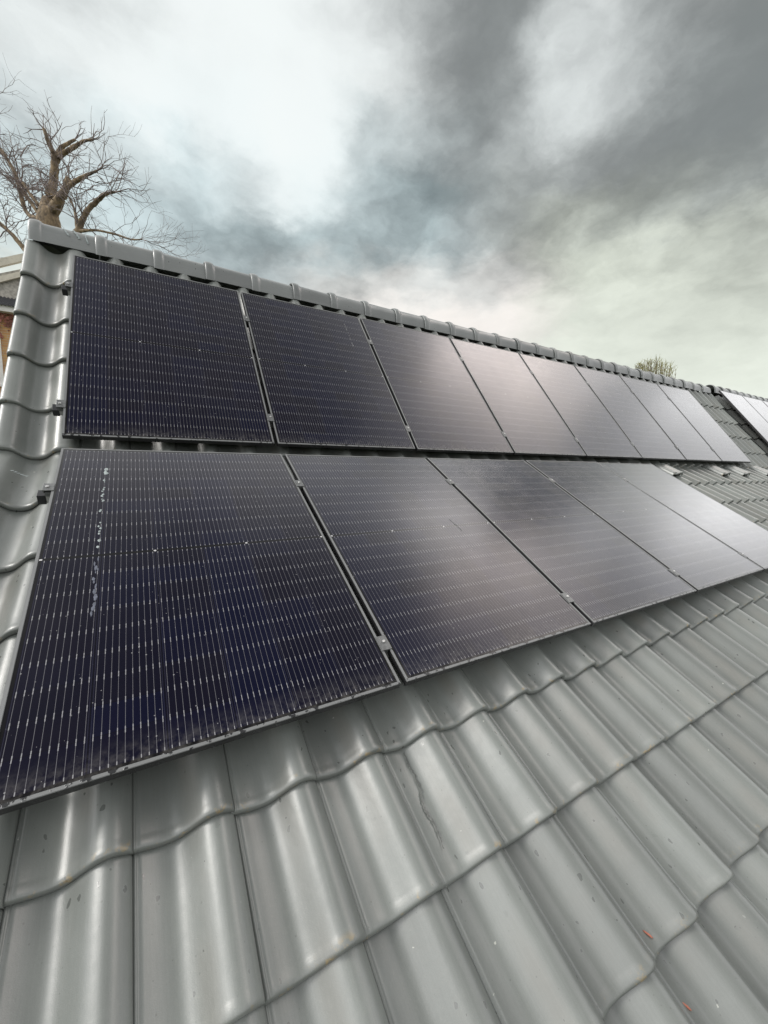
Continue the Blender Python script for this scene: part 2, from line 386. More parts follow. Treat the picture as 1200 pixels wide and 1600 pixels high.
    t.put(bp.inputs['Height'], t.m('ADD', t.m('MULTIPLY_ADD', t.noise(cor, 260, 3), 0.25, beads), t.m('MULTIPLY_ADD', t.noise(cor, 6, 3), 0.6, t.m('MULTIPLY', sp, 0.12))))
    # anti-reflective glass: almost no mirror face-on, strong towards grazing
    t.n.remove(bs)
    df = t.node('ShaderNodeBsdfDiffuse'); t.put(df.inputs['Color'], c)
    gl = t.node('ShaderNodeBsdfAnisotropic'); gl.inputs['Color'].default_value = (1, 1, 1, 1)
    t.put(gl.inputs['Roughness'], t.m('MULTIPLY_ADD', t.noise(cor, 9, 4), 0.10, GLASS_ROUGH)); t.l.new(bp.outputs[0], gl.inputs['Normal'])
    lw = t.node('ShaderNodeLayerWeight'); lw.inputs['Blend'].default_value = 0.5
    fr = t.m('MULTIPLY_ADD', t.m('POWER', lw.outputs['Facing'], GLASS_POW), 0.97, 0.006)
    mx = t.node('ShaderNodeMixShader'); t.put(mx.inputs[0], fr); t.l.new(df.outputs[0], mx.inputs[1]); t.l.new(gl.outputs[0], mx.inputs[2])
    t.l.new(mx.outputs[0], t.n['Material Output'].inputs['Surface'])
    return m
BEADS = 2.2
GLASS_ROUGH, GLASS_POW = 0.13, 3.3
M_GLASS = glass_material()

def frame_material():
    m, t, bs = new_mat('black_anodised_wet_frame')
    co = t.node('ShaderNodeTexCoord').outputs['Object']
    rnd = t.node('ShaderNodeObjectInfo').outputs['Random']
    cor = t.v('ADD', co, t.comb(t.m('MULTIPLY', rnd, 13.0), 0.0, 0.0))
    n = t.noise(t.v('MULTIPLY', cor, (1, 1, 2)), 38, 3, 0.5)
    wet = t.m('MULTIPLY', t.ramp(n, 0.55, 0.60), t.m('LESS_THAN', t.sep(co)[1], 0.0112))
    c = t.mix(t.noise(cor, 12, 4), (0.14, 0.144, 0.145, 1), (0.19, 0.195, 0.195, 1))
    c = t.mix(t.m('LESS_THAN', t.sep(co)[2], -0.003), c, (0.018, 0.018, 0.019, 1))  # lit top lip painted grey, shade in the panel gaps painted black on the sides
    c = t.mix(wet, c, (0.025, 0.026, 0.027, 1))
    t.put(bs.inputs['Base Color'], c)
    t.put(bs.inputs['Roughness'], t.m('MULTIPLY_ADD', wet, -0.22, 0.42))
    bs.inputs['Metallic'].default_value = 0.0
    bp = t.node('ShaderNodeBump'); bp.inputs['Strength'].default_value = 0.5; bp.inputs['Distance'].default_value = 0.002
    t.put(bp.inputs['Height'], wet); t.l.new(bp.outputs[0], bs.inputs['Normal'])
    return m
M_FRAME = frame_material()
M_CLAMP = simple('grey_anodised_clamp', (0.16, 0.165, 0.165), 0.42, 0.5, 0.2, 60)
M_STEEL = simple('bright_steel', (0.55, 0.55, 0.54), 0.35, 0.8, 0.2, 80)
M_CAPB = simple('black_plastic', (0.016, 0.017, 0.02), 0.45, 0.0, 0.2, 60)
M_ALU = simple('mill_aluminium', (0.5, 0.5, 0.49), 0.4, 0.7, 0.1, 60)
M_DROP = simple('dried_bird_dropping', (0.29, 0.33, 0.33), 0.8, 0.0, 0.25, 120)

# ------------------------------------------------------------------ roof geometry
# roof coordinates: u along the ridge, s up the slope (bent at SK), h above the panel plane
SK = 1.860
cp, sp_ = math.cos(PITCH), math.sin(PITCH)
cu, su = math.cos(PITCH_U), math.sin(PITCH_U)
HREF = -0.09
def L2W(u, v, n): return Vector((u, v * cp - n * sp_, v * sp_ + n * cp))
KP = L2W(0, SK, HREF)
def roofpt(u, s, h):
    """a point on the bent roof; h = height above the panel plane (tile crests at HREF)"""
    w = min(1.0, max(0.0, (s - SK + 0.06) / 0.12)); w = w * w * (3 - 2 * w)
    a = PITCH + KINK * w
    if s <= SK: y, z = KP.y + (s - SK) * cp, KP.z + (s - SK) * sp_
    else: y, z = KP.y + (s - SK) * cu, KP.z + (s - SK) * su
    k = h - HREF
    return Vector((u, y - k * math.sin(a), z + k * math.cos(a)))
UO = L2W(0, PH + 0.138, 0.0037)     # foot of the upper panel row
def U2W(u, v, n): return Vector((u, UO.y + v * cu - n * su, UO.z + v * su + n * cu))

TP, U0 = 0.245, 0.047               # tile width, first seam
NCOL = 44
EDGES = [-1.668 + 0.38 * k for k in range(8)] + [1.41, 1.86, SK + 0.335, SK + 0.725, SK + 1.115, SK + 1.545]
TOP_S = SK + 1.95
PROF = [(-.06, -.047), (-.015, -.0445), (.012, -.0385), (.035, -.0455), (.06, -.0445), (.12, -.052), (.20, -.060), (.28, -.065), (.35, -.066), (.42, -.061), (.49, -.050), (.56, -.035), (.63, -.019), (.69, -.008), (.75, -.002), (.80, 0.0), (.86, -.003), (.91, -.010), (.95, -.018), (.98, -.025), (.995, -.030), (1.0, -.035), (1.0, -.052)]
def spline(P, n):
    """resample the (t, z) profile smoothly"""
    out = []
    for i in range(len(P) - 1):
        p0, p1, p2, p3 = P[max(i - 1, 0)], P[i], P[i + 1], P[min(i + 2, len(P) - 1)]
        for k in range(n):
            f = k / n
            out.append(tuple(0.5 * (2 * p1[j] + (p2[j] - p0[j]) * f + (2 * p0[j] - 5 * p1[j] + 4 * p2[j] - p3[j]) * f * f + (3 * p1[j] - p0[j] - 3 * p2[j] + p3[j]) * f ** 3) for j in (0, 1)))
    return out + [P[-1]]
PROF_M = spline(PROF[:-2], 2) + PROF[-2:]
LIFT = 0.026
def tile_mesh(mb, prof, s0, s1, row, colid, du=0.0, dh=0.0, pt=roofpt, href=HREF, rot=0.0, lift=None):
    lift = LIFT if lift is None else lift
    """one roof tile: prof = [(u, dz, t)]; lower lip at s0, upper end at s1"""
    ln = s1 - s0
    rows = [(0.004, -0.024), (0.0, -0.020), (-0.001, -0.010), (0.001, -0.003), (0.005, 0.0015), (0.012, 0.0024), (0.020, 0.0021), (0.028, 0.0008), (0.036, 0.0)]
    ns = 7
    rows += [(0.036 + (ln - 0.036) * (k / ns), 0.0) for k in range(1, ns + 1)]
    vs, uvs = [], []
    um = (prof[0][0] + prof[-1][0]) / 2
    for ds, dz in rows:
        lf = -lift * max(0.0, ds) / 0.39
        for (u, z, t) in prof:
            vs.append(pt(u + du + rot * (ds - 0.2), s0 + ds + rot * (u - um), href + z + dz + lf + dh))
            uvs.append((colid + min(max(t, 0.001), 0.999), row + min(max(ds / 0.45, 0.001), 0.999)))
    n = len(prof); fs = []
    for i in range(len(rows) - 1):
        for k in range(n - 1):
            fs.append((i * n + k, i * n + k + 1, (i + 1) * n + k + 1, (i + 1) * n + k))
    mb.add(vs, fs, uvs, True)

rng = random.Random(7)
GROUND = -3.6
house = empty('tiled_house', (0.0, 0.0, GROUND))
tag(house, 'long house with bent roof of glazed grey wavy tiles under both panel rows', 'house')

VENTS = {(9 - 1, 25), (9 - 1, 31), (9 - 1, 34), (9 - 1, 38)}
mb = MB()
for r, s0 in enumerate(EDGES):
    s1 = (EDGES[r + 1] + 0.05) if r + 1 < len(EDGES) else TOP_S
    for c in range(NCOL):
        u0 = U0 + c * TP
        pr = [(u0 + 0.001 + t * (TP - 0.002), z, t) for t, z in PROF_M]
        tile_mesh(mb, pr, s0 + rng.uniform(-.0025, .0025), s1, r, c + 1, rng.uniform(-.0015, .0015), rng.uniform(-.0025, .0025), rot=rng.uniform(-.006, .006), lift=0.0 if r == len(EDGES) - 1 else None)
roof_tiles = mb.build('roof_tiles', M_TILE, house)
# verge tiles with a double roll at the left gable
VP_ = [(-.314, -.150), (-.314, -.075), (-.3135, -.03), (-.311, -.016), (-.305, -.007), (-.295, -.002), (-.28, 0.0), (-.260, -.002), (-.243, -.007), (-.228, -.017), (-.213, -.032), (-.198, -.047), (-.180, -.060), (-.152, -.067), (-.125, -.064), (-.105, -.055), (-.088, -.040), (-.072, -.023), (-.057, -.010), (-.042, -.003), (-.022, 0.0), (.004, 0.0), (.022, -.005), (.035, -.015), (.044, -.028), (.0465, -.034), (.0465, -.052)]
VPR = VP_[:3] + spline(VP_[3:-2], 2) + VP_[-2:]
for r, s0 in enumerate(EDGES):
    s1 = (EDGES[r + 1] + 0.05) if r + 1 < len(EDGES) else TOP_S
    v = MB()
    tile_mesh(v, [(u, z, (u + .314) / .36) for u, z in VPR], s0 + rng.uniform(-.002, .002), s1, r, 0, rng.uniform(-.002, .002), 0.001, lift=0.006 if r == len(EDGES) - 1 else None)
    v.build('verge_tile', M_TILE, house)
# hooded ventilation tiles at the bend
for (r, c) in sorted(VENTS):
    v = MB(); u0 = U0 + c * TP
    pr = [(u0 + 0.012, -.05, .02), (u0 + 0.012, -.01, .05), (u0 + .03, .0, .1)] + [(u0 + t * TP, z, t) for t, z in ((.25, -.006), (.4, -.006), (.55, 0.0), (.7, .012), (.85, .016), (.95, .012), (.99, 0.0), (1.0, -.03))]
    ln = 0.27; s0 = 1.575
    tile_mesh(v, pr, s0, s0 + ln, r, c + 1, 0, 0.030)
    hood = v.build('vent_tile', M_TILE, house)
    b = MB()
    q = [roofpt(u0 + .016, s0 + .02, HREF - .045), roofpt(u0 + TP - .006, s0 + .02, HREF - .02), roofpt(u0 + TP - .006, s0 + .02, HREF + .03), roofpt(u0 + .016, s0 + .02, HREF + .03)]
    b.add(q, [(0, 1, 2, 3)]); b.build('vent_opening_shade', M_DARK, hood)  # black sheet stands in for the shade inside the hood
# ridge tiles
RC = U2W(0, 1.985, -0.126) + Vector((0, 0.06, 0.027))
def ridge_mesh(u0, ln, cy, cz, jit=0.0):
    mb = MB()
    base = [(-.119, -.052), (-.120, -.012), (-.116, .03), (-.103, .066), (-.08, .096), (-.045, .119), (0, .127), (.045, .119), (.08, .096), (.103, .066), (.116, .03), (.120, -.012), (.119, -.052)]
    base = spline(base, 2)
    rows = [(0.012, .90), (-.006, .93), (-.011, .98), (-.009, 1.03), (.002, 1.06), (.022, 1.075), (.044, 1.065), (.056, 1.03), (.060, 1.0), (.064, .97), (.075, .945), (.2, .935), (ln, .915)]
    vs = []; uvs = []
    for du, k in rows:
        for i, (y, z) in enumerate(base):
            kk = k if z > -.02 else 1 + (k - 1) * .7
            vs.append((u0 + du, cy + y * kk, cz + z * k + jit * (du - ln / 2))); uvs.append((u0 * 10 + i / len(base), .5 + du * .4))
    n = len(base)
    fs = [(i * n + k, i * n + k + 1, (i + 1) * n + k + 1, (i + 1) * n + k) for i in range(len(rows) - 1) for k in range(n - 1)]
    mb.add(vs, fs, uvs, True)
    return mb
RL = 0.394
for k in range(28):
    u0 = -0.275 + k * RL
    ridge_mesh(u0 + rng.uniform(-.003, .003), RL, RC.y + rng.uniform(-.003, .003), RC.z + rng.uniform(-.003, .003), rng.uniform(-.012, .012)).build('ridge_tile', M_RIDGE, house)
# closing disc of the first ridge tile
mb = MB(); b = [(-.105, -.048), (-.108, .0), (-.093, .06), (-.072, .087), (-.04, .107), (0, .115), (.04, .107), (.072, .087), (.093, .06), (.108, .0), (.105, -.048)]
mb.add([(-0.266, RC.y + y, RC.z + z) for y, z in b] , [tuple(range(len(b)))]); mb.build('ridge_end_cap', M_RIDGE, house)

# underlay, rear slope, walls, gutter
def house_shell(root, ua, ub, dz, wallmat, rearmat):
    P = lambda s, h: roofpt(0, s, h)
    under = [P(-1.66, -.225), P(SK, -.225), P(SK + 1.97, -.225)]
    m = MB(); vs = []
    for u in (ua, ub):
        for p in under: vs.append((u, p.y, p.z + dz))
    m.add(vs, [(0, 3, 4, 1), (1, 4, 5, 2)]); m.build('roof_underlay', M_DARK, root)
    ry, rz = RC.y, RC.z + dz
    by = ry + 3.6; bz = rz - 3.6 * math.tan(R(46))
    m = MB(); vs = []
    N = int((ub - ua) / (TP / 6))
    for i in range(N + 1):
        u = ua + (ub - ua) * i / N; o = 0.022 * math.cos(2 * math.pi * (u - U0) / TP)
        vs += [(u, ry + .02, rz - .03 + o), (u, by, bz + o)]
    m.add(vs, [(2 * i, 2 * i + 2, 2 * i + 3, 2 * i + 1) for i in range(N)], None, True)
    m.build('rear_roof', rearmat, root)
    ey = P(-1.60, -.24)
    m = MB()
    pr = [(ey.y + .25, GROUND), (ey.y + .25, ey.z + dz + .11), (under[1].y + .03, under[1].z + dz - .03), (ry, rz - .12), (by - .3, bz + .2), (by - .3, GROUND)]
    a, b = ua + .06, ub - .06
    m.add([(a, y, z) for y, z in pr] + [(b, y, z) for y, z in pr], [tuple(range(6)), tuple(range(11, 5, -1)), (0, 6, 7, 1), (4, 10, 11, 5)])
    m.build('wall', wallmat, root)
    m = MB(); gy = P(-1.70, -.17)
    pts = [(gy.y - .06 + .065 * math.cos(x), gy.z + dz - .02 + .065 * math.sin(x)) for x in [math.pi * (1 + k / 10) for k in range(11)]]
    inn = [(gy.y - .06 + .060 * math.cos(x), gy.z + dz - .02 + .060 * math.sin(x)) for x in [math.pi * (2 - k / 10) for k in range(11)]]
    ring = pts + inn; n = len(ring)
    m.add([(ua, y, z) for y, z in ring] + [(ub, y, z) for y, z in ring], [(k, (k + 1) % n, n + (k + 1) % n, n + k) for k in range(n)], None, True)
    m.build('gutter', M_LEAD, root)

def brick_material(name, c1, c2, mort, scale=1.0):
    m, t, bs = new_mat(name)
    co = t.node('ShaderNodeTexCoord').outputs['Object']; s = t.sep(co)
    br = t.node('ShaderNodeTexBrick'); t.put(br.inputs['Vector'], t.comb(t.m('ADD', s[0], s[1]), s[2], 0.0))
    br.inputs['Color1'].default_value = c1 + (1,); br.inputs['Color2'].default_value = c2 + (1,); br.inputs['Mortar'].default_value = mort + (1,)
    br.inputs['Scale'].default_value = 1.0; br.inputs['Brick Width'].default_value = 0.22 * scale; br.inputs['Row Height'].default_value = 0.0625 * scale; br.inputs['Mortar Size'].default_value = 0.006 * scale
    n = t.noise(co, 1.7, 4, 0.6)
    t.put(bs.inputs['Base Color'], t.mix(t.ramp(n, 0.35, 0.7, 0, 0.35), br.outputs['Color'], (c2[0] * .5, c2[1] * .5, c2[2] * .5, 1)))
    bs.inputs['Roughness'].default_value = 0.85
    return m
M_BRICK = brick_material('brown_brick', (0.24, 0.11, 0.06), (0.17, 0.075, 0.045), (0.3, 0.27, 0.22))
house_shell(house, -.30, U0 + NCOL * TP + .02, 0.0, M_BRICK, M_RIDGE)

# ------------------------------------------------------------------ neighbouring house at the far right
NZ = 0.03; NU = U0 + NCOL * TP + 0.16
nb = empty('tiled_house', (NU, 0.0, GROUND))
tag(nb, 'adjoining house at the far right whose grey roof carries three distant panels', 'house')
def nbpt(u, s, h):
    p = roofpt(u, s, h); p.z += NZ; return p
mb = MB(); NN = 28
for r, s0 in enumerate(EDGES):
    s1 = (EDGES[r + 1] + 0.05) if r + 1 < len(EDGES) else TOP_S
    for c in range(NN):
        u0 = NU + c * TP
        tile_mesh(mb, [(u0 + t * (TP - .002), z, t) for t, z in PROF], s0, s1, r, c, pt=nbpt)
mb.build('roof_tiles', M_NTILE, nb)
for k in range(18):
    ridge_mesh(NU - .06 + k * RL, RL, RC.y + rng.uniform(-.006, .006), RC.z + NZ + 0.02 + rng.uniform(-.006, .006)).build('ridge_tile', M_RIDGE, nb)
house_shell(nb, NU, NU + NN * TP, NZ, M_BRICK, M_NTILE)
# lead strip closing the party gap
mb = MB()
a = [roofpt(0, -1.6, -.235), roofpt(0, SK, -.235), roofpt(0, SK + 1.97, -.235)]
mb.add([(NU - .17, p.y, p.z) for p in a] + [(NU + .01, p.y, p.z) for p in a], [(0, 3, 4, 1), (1, 4, 5, 2)])
mb.build('party_gutter', M_DARK, nb)

# ------------------------------------------------------------------ solar panels
FT = 0.030
def make_panel():
    root = empty('solar_panel', (0, 0, 0)); root['_loc'] = 1
    f = MB(); w = 0.0105
    bm = bmesh.new()
    # frame ring as one bevelled mesh
    def ring(z0, z1):
        o = [(0, 0), (PW, 0), (PW, PH), (0, PH)]; i = [(w, w), (PW - w, w), (PW - w, PH - w), (w, PH - w)]
        V = [bm.verts.new((x, y, z)) for z in (z0, z1) for pts in (o, i) for x, y in pts]
        for k in range(4):
            j = (k + 1) % 4
            bm.faces.new((V[8 + k], V[8 + j], V[12 + j], V[12 + k]))
            bm.faces.new((V[k], V[4 + k], V[4 + j], V[j]))
            bm.faces.new((V[k], V[j], V[8 + j], V[8 + k]))
            bm.faces.new((V[4 + k], V[12 + k], V[12 + j], V[4 + j]))
    ring(-FT, 0.0)
    bmesh.ops.recalc_face_normals(bm, faces=list(bm.faces))
    bmesh.ops.bevel(bm, geom=[e for e in bm.edges if all(v.co.z > -.001 for v in e.verts)], offset=0.0010, segments=2, affect='EDGES')
    f.bm(bm); bm.free()
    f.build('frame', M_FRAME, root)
    g = MB(); g.box((w + .0004, w + .0004, -.0075), (PW - w - .0004, PH - w - .0004, -.0016))
    g.build('cell_glass', M_GLASS, root)
    b = MB(); b.box((w + .001, w + .001, -.0095), (PW - w - .001, PH - w - .001, -.0078)); b.build('back_sheet', M_CAPB, root)
    return root
panel0 = make_panel(); used = [False]
def place_panel(org, pitch, label, group, jit):
    o = panel0 if not used[0] else copy_tree(panel0)
    used[0] = True
    o.location = org; o.rotation_euler = (pitch + jit[0], jit[1], 0)
    tag(o, label, 'solar panel', group)
    return o
ordn = ['first', 'second', 'third', 'fourth', 'fifth', 'sixth', 'seventh', 'eighth']
pr = random.Random(3)
def jit(k=1.0): return (R(pr.uniform(-.12, .12)) * k, R(pr.uniform(-.15, .15)) * k)
low_lab = ['nearest dark navy solar panel streaked with a white bird dropping, left end of lower row',
           'second panel from the left in the lower row, brownish cloud reflections on its upper right',
           'third panel from the left in the lower row, silvery along its top edge',
           'fourth panel from the left in the lower row, grey sheen over most of its face',
           'pale grey panel at the right end of the lower row, brightest of that row']
up_lab = ['dark navy solar panel at the left end of the upper row beside the verge',
          'second panel from the left in the upper row, bluish dark with a faint white scratch',
          'third panel from the left in the upper row, dark charcoal glass',
          'fourth panel from the left in the upper row, warm pinkish cloud reflection',
          'fifth panel from the left in the upper row, pale streak near its top',
          'sixth panel from the left in the upper row, mid grey',
          'seventh panel from the left in the upper row, pale grey',
          'last pale grey panel at the right end of the upper row']
lower = [place_panel(L2W(i * (PW + PG), 0, 0), PITCH, low_lab[i], 'solar panels of the lower row', jit() if i else (0, 0)) for i in range(5)]
DU = -0.0105
upper = [place_panel(U2W(DU + i * (PW + PG), 0, 0), PITCH_U, up_lab[i], 'solar panels of the upper row', jit() if i else (0, 0)) for i in range(8)]
nl = ['far panel just beyond the dark gap where the bare tiles end', 'middle one of the far panels on the adjoining roof', 'farthest solar panel, cut by the right edge of the photo', 'far panel on the adjoining roof beyond the photo edge']
for i in range(3):
    place_panel(U2W(10.84 + i * (PW + PG), 0.215, 0.035), PITCH_U, nl[i], 'solar panels on the adjoining roof', jit(.4))

# mounting rails (each run is one rail) and clamps
def rail(org, pitch, length, label):
    r = empty('mounting_rail', org, (pitch, 0, 0)); r['_loc'] = 1
    m = MB(); m.box((0, -.020, -.040), (length, .020, -.0005), .002); m.build('rail_profile', M_ALU, r)
    m = MB(); m.box((-.030, -.0235, -.044), (-.0002, .0235, .003), .002); m.build('end_cap', M_CAPB, r)
    tag(r, label, 'mounting rail', 'mounting rails under the panels')
CL_L = (0.172, 1.335); CL_U = (0.225, 1.335)
LEN_L = 5 * (PW + PG) + .1; LEN_U = 8 * (PW + PG) + .1
rail(L2W(-.026, CL_L[0], -FT - .001), PITCH, LEN_L, 'lower rail with black end cap under the bottom of the lower panel row')
rail(L2W(-.026, CL_L[1], -FT - .001), PITCH, LEN_L, 'rail with black square end cap beside the upper left of the lower panel row')
rail(U2W(-.036, CL_U[0], -FT - .001), PITCH_U, LEN_U, 'rail with black end cap beside the lower left corner of the upper panel row')
rail(U2W(-.036, CL_U[1], -FT - .001), PITCH_U, LEN_U, 'topmost rail with black end cap close under the ridge at the verge')
def bolt(m, x, y, z, r=.0065, h=.006):
    vs = []; n = 8
    for zz, k in ((z, 1), (z + h * .7, 1), (z + h, .8)):
        vs += [(x + r * k * math.cos(2 * math.pi * i / n), y + r * k * math.sin(2 * math.pi * i / n), zz) for i in range(n)]
    fs = [(j * n + i, j * n + (i + 1) % n, (j + 1) * n + (i + 1) % n, (j + 1) * n + i) for j in range(2) for i in range(n)] + [tuple(2 * n + i for i in range(n))]
    m.add(vs, fs)
def make_mid():
    r = empty('mid_clamp', (0, 0, 0)); r['_loc'] = 1
    m = MB(); m.box((-.0225, -.033, .0005), (.0225, .033, .0045), .0012); m.box((-.0085, -.032, -.0305), (.0085, .032, .0003))
    m.build('clamp_plate', M_CLAMP, r)
    m = MB(); bolt(m, .002, .004, .0045); m.build('bolt', M_STEEL, r)
    return r
def make_end():
    r = empty('end_clamp', (0, 0, 0)); r['_loc'] = 1
    m = MB(); m.box((-.032, -.028, .0005), (.009, .028, .0045), .001); m.box((-.0305, -.027, -.012), (-.026, .027, .0003)); m.box((-.0255, -.027, -.0305), (-.0015, .027, -.009), .001)
    m.build('clamp_plate', M_CLAMP, r)
    m = MB(); bolt(m, -.016, .0, .0045, .007); m.build('bolt', M_STEEL, r)
    return r
mid0, end0 = make_mid(), make_end(); um = [0, 0]
def put_clamp(kind, org, pitch, label, group, flip=False):
    src = mid0 if kind == 0 else end0
    o = src if um[kind] == 0 else copy_tree(src)
    um[kind] += 1
    o.location = org; o.rotation_euler = (pitch, 0, 0)
    if flip: o.rotation_euler = (Matrix.Rotation(pitch, 3, 'X') @ Matrix.Rotation(math.pi, 3, 'Z')).to_euler()
    tag(o, label, 'clamp', group)
for i in range(1, 5):
    for k, v in enumerate(CL_L):
        put_clamp(0, L2W(i * (PW + PG) - PG / 2, v + pr.uniform(-.01, .01), 0), PITCH, 'grey clamp near the %s of the gap between %s and %s lower panels' % (('bottom', 'top')[k], ordn[i - 1], ordn[i]), 'clamps between panels of the lower row')
for i in range(1, 8):
    for k, v in enumerate(CL_U):
        put_clamp(0, U2W(DU + i * (PW + PG) - PG / 2, v + pr.uniform(-.01, .01), 0), PITCH_U, 'grey clamp near the %s of the gap between %s and %s upper panels' % (('bottom', 'top')[k], ordn[i - 1], ordn[i]), 'clamps between panels of the upper row')
for k, v in enumerate(CL_L):
    put_clamp(1, L2W(0, v, 0), PITCH, 'grey end clamp gripping the %s left edge of the nearest lower panel' % ('lower', 'upper')[k], 'end clamps at the verge')
for k, v in enumerate(CL_U):
    put_clamp(1, U2W(DU, v, 0), PITCH_U, 'grey end clamp gripping the %s left edge of the first upper panel' % ('lower', 'upper')[k], 'end clamps at the verge')

# ------------------------------------------------------------------ droppings and debris
class Splat:
    """a dropping or streak whose separate spots are parts of one thing"""
    def __init__(s, name, mat, label, cat, group=None):
        s.name, s.mat, s.args, s.root = name, mat, (label, cat, group), None
    def add(s, verts, faces, uvs=None, smooth=False):
        if s.root is None:
            s.root = empty(s.name, verts[0]); tag(s.root, *s.args)
        m = MB(); m.add(verts, faces, None, smooth); m.build('spot', s.mat, s.root)
def blob(mb, fn, cx, cy, rx, ry, th, r, n=9):
    pts = []
    ang0 = r.uniform(0, 6.28)
    for i in range(n):
        a = ang0 + 2 * math.pi * i / n; k = r.uniform(.6, 1.15)
        pts.append((cx + rx * k * math.cos(a), cy + ry * k * math.sin(a)))
    vs = [fn(x, y, .0002) for x, y in pts] + [fn(cx + (x - cx) * .75, cy + (y - cy) * .75, th) for x, y in pts]
    fs = [(i, (i + 1) % n, n + (i + 1) % n, n + i) for i in range(n)] + [tuple(n + i for i in range(n))]
    mb.add(vs, fs, None, True)
r2 = random.Random(11)
gl = lambda x, y, z: L2W(x, y, z - .0016)
mb = Splat('bird_dropping', M_DROP, 'white broken streak of dried bird dropping down the nearest solar panel', 'bird dropping')
blob(mb, gl, .197, 1.497, .010, .013, .0015, r2); blob(mb, gl, .196, 1.462, .012, .013, .0015, r2); blob(mb, gl, .193, 1.478, .007, .012, .001, r2)
for yy, k in ((1.395, .8), (1.38, .4), (1.33, .6), (1.315, .8), (1.30, .7), (1.275, .7), (1.26, .9), (1.235, .5), (1.222, .9), (1.15, .7), (1.142, .8), (1.06, .6), (1.035, .8), (1.02, .8), (1.0, .7), (.985, .6), (.94, 1.0), (.90, .8)):
    blob(mb, gl, .192 - (1.5 - yy) * .01 + r2.uniform(-.004, .004), yy, .005 * k + .0015, .010 * k, .001, r2, 7)
M_PALE = simple('pale_dried_film', (0.15, 0.15, 0.15), 0.6, 0.0, 0.4, 90)
M_FAINT = simple('thin_dried_film', (0.09, 0.10, 0.13), 0.7, 0.0, 0.4, 90)
mb = Splat('dirt_streak', M_FAINT, 'faint bluish dirt streak below the white dropping on the nearest panel', 'dirt streak')
for k in range(14):
    yy = .83 - .30 * k / 14 + r2.uniform(-.01, .01)
    blob(mb, gl, .187 + r2.uniform(-.006, .006), yy, r2.uniform(.002, .006), r2.uniform(.008, .018), .0004, r2, 7)
gu = lambda x, y, z: U2W(x, y, z - .0016)
def scratch(fn, pts, w, label):
    m = Splat('dirt_streak', M_PALE, label, 'dirt streak', 'pale dirt streaks on the panels')
    for (x0, y0), (x1, y1) in zip(pts[:-1], pts[1:]):
        n = max(2, int(math.hypot(x1 - x0, y1 - y0) / .02))
        for k in range(n):
            if r2.random() < .22: continue
            f = (k + .5) / n
            blob(m, fn, x0 + (x1 - x0) * f + r2.uniform(-.003, .003), y0 + (y1 - y0) * f, w * r2.uniform(.5, 1.1), .012 * r2.uniform(.7, 1.3), .0006, r2, 6)
scratch(gu, [(2.085, 1.55), (2.08, 1.20)], .0045, 'pale dotted streak at the upper right of the second upper panel')
scratch(gu, [(5.28, 1.52), (5.27, 1.20)], .008, 'pale streak near the top right of the fifth upper panel')
scratch(gu, [(3.17, 1.52), (3.16, 1.38)], .005, 'short pale streak at the top right of the third upper panel')
scratch(gl, [(2.0, .92), (2.02, .80)], .004, 'short pale scratch at mid height of the second lower panel')
scratch(gl, [(1.46, .42), (1.48, .40)], .006, 'tiny pale mark low on the left of the second lower panel')

def tile_top(u, s):
    """height of the tile surface at (u, s)"""
    t = ((u - U0) / TP) % 1.0
    for (a, za), (b, zb) in zip(PROF[:-1], PROF[1:]):
        if a <= t <= b and b > a: z = za + (zb - za) * (t - a) / (b - a); break
    else: z = 0
    e = max(x for x in EDGES if x <= s)
    return HREF + z - LIFT * (s - e) / .39
M_SLIV = simple('red_sliver', (0.36, 0.13, 0.085), 0.75, 0, 0.3, 150)
def sliver(xp, s, ang, L, wd, label):
    h = tile_top(xp, s) + .002
    m = MB(); ca, sa = math.cos(ang), math.sin(ang)
    pro = [(-1, 0, .0), (-.6, .8, .3), (.1, 1, .5), (.7, .7, .3), (1, 0.1, 0), (.6, -.7, .2), (-.2, -1, .4), (-.8, -.6, .2)]
    vs = []
    for z in (0.0, .0022):
        for a, b, c in pro:
            x = a * L / 2; y = b * wd / 2
            vs.append(roofpt(xp + x * ca - y * sa, s + x * sa + y * ca, h + z + c * .002))
    m.add(vs, [tuple(range(7, -1, -1)), tuple(range(8, 16))] + [(i, (i + 1) % 8, 8 + (i + 1) % 8, 8 + i) for i in range(8)])
    o = m.build('red_sliver', M_SLIV); tag(o, label, 'debris', 'red slivers lying on the tiles')
sliver(1.573, -.868, R(120), .030, .0055, 'thin red sliver lying in the tile trough just above a tile lip')
sliver(1.551, -1.005, R(118), .026, .0055, 'thin red sliver on the lowest tiles near the bottom right corner')
M_WET = simple('damp_run', (0.112, 0.12, 0.112), 0.36, 0, 0.25, 60)
def run(pts, label):
    m = MB(); vs = []; P = smooth_path_2(pts, 8)
    for i, (u, q, w) in enumerate(P):
        w *= r2.uniform(.55, 1.35); u += r2.uniform(-.0025, .0025)
        for k in (-1, 1): vs.append(roofpt(u + k * w / 2, q, tile_top(u + k * w / 2, q) + .0042))
    m.add(vs, [(2 * i, 2 * i + 1, 2 * i + 3, 2 * i + 2) for i in range(len(P) - 1)], None, True)
    o = m.build('water_stain', M_WET); tag(o, label, 'water stain')
def smooth_path_2(P, n):
    return [tuple(a + (b - a) * k / n for a, b in zip(P[i], P[i + 1])) for i in range(len(P) - 1) for k in range(n)] + [P[-1]]
run([(1.118, -.160, .004), (1.112, -.205, .006), (1.116, -.24, .004), (1.111, -.288, .008), (1.098, -.32, .005), (1.092, -.345, .009), (1.101, -.385, .006), (1.099, -.42, .005), (1.092, -.455, .003)], 'dark meandering damp run on a tile below the left end of the second lower panel')
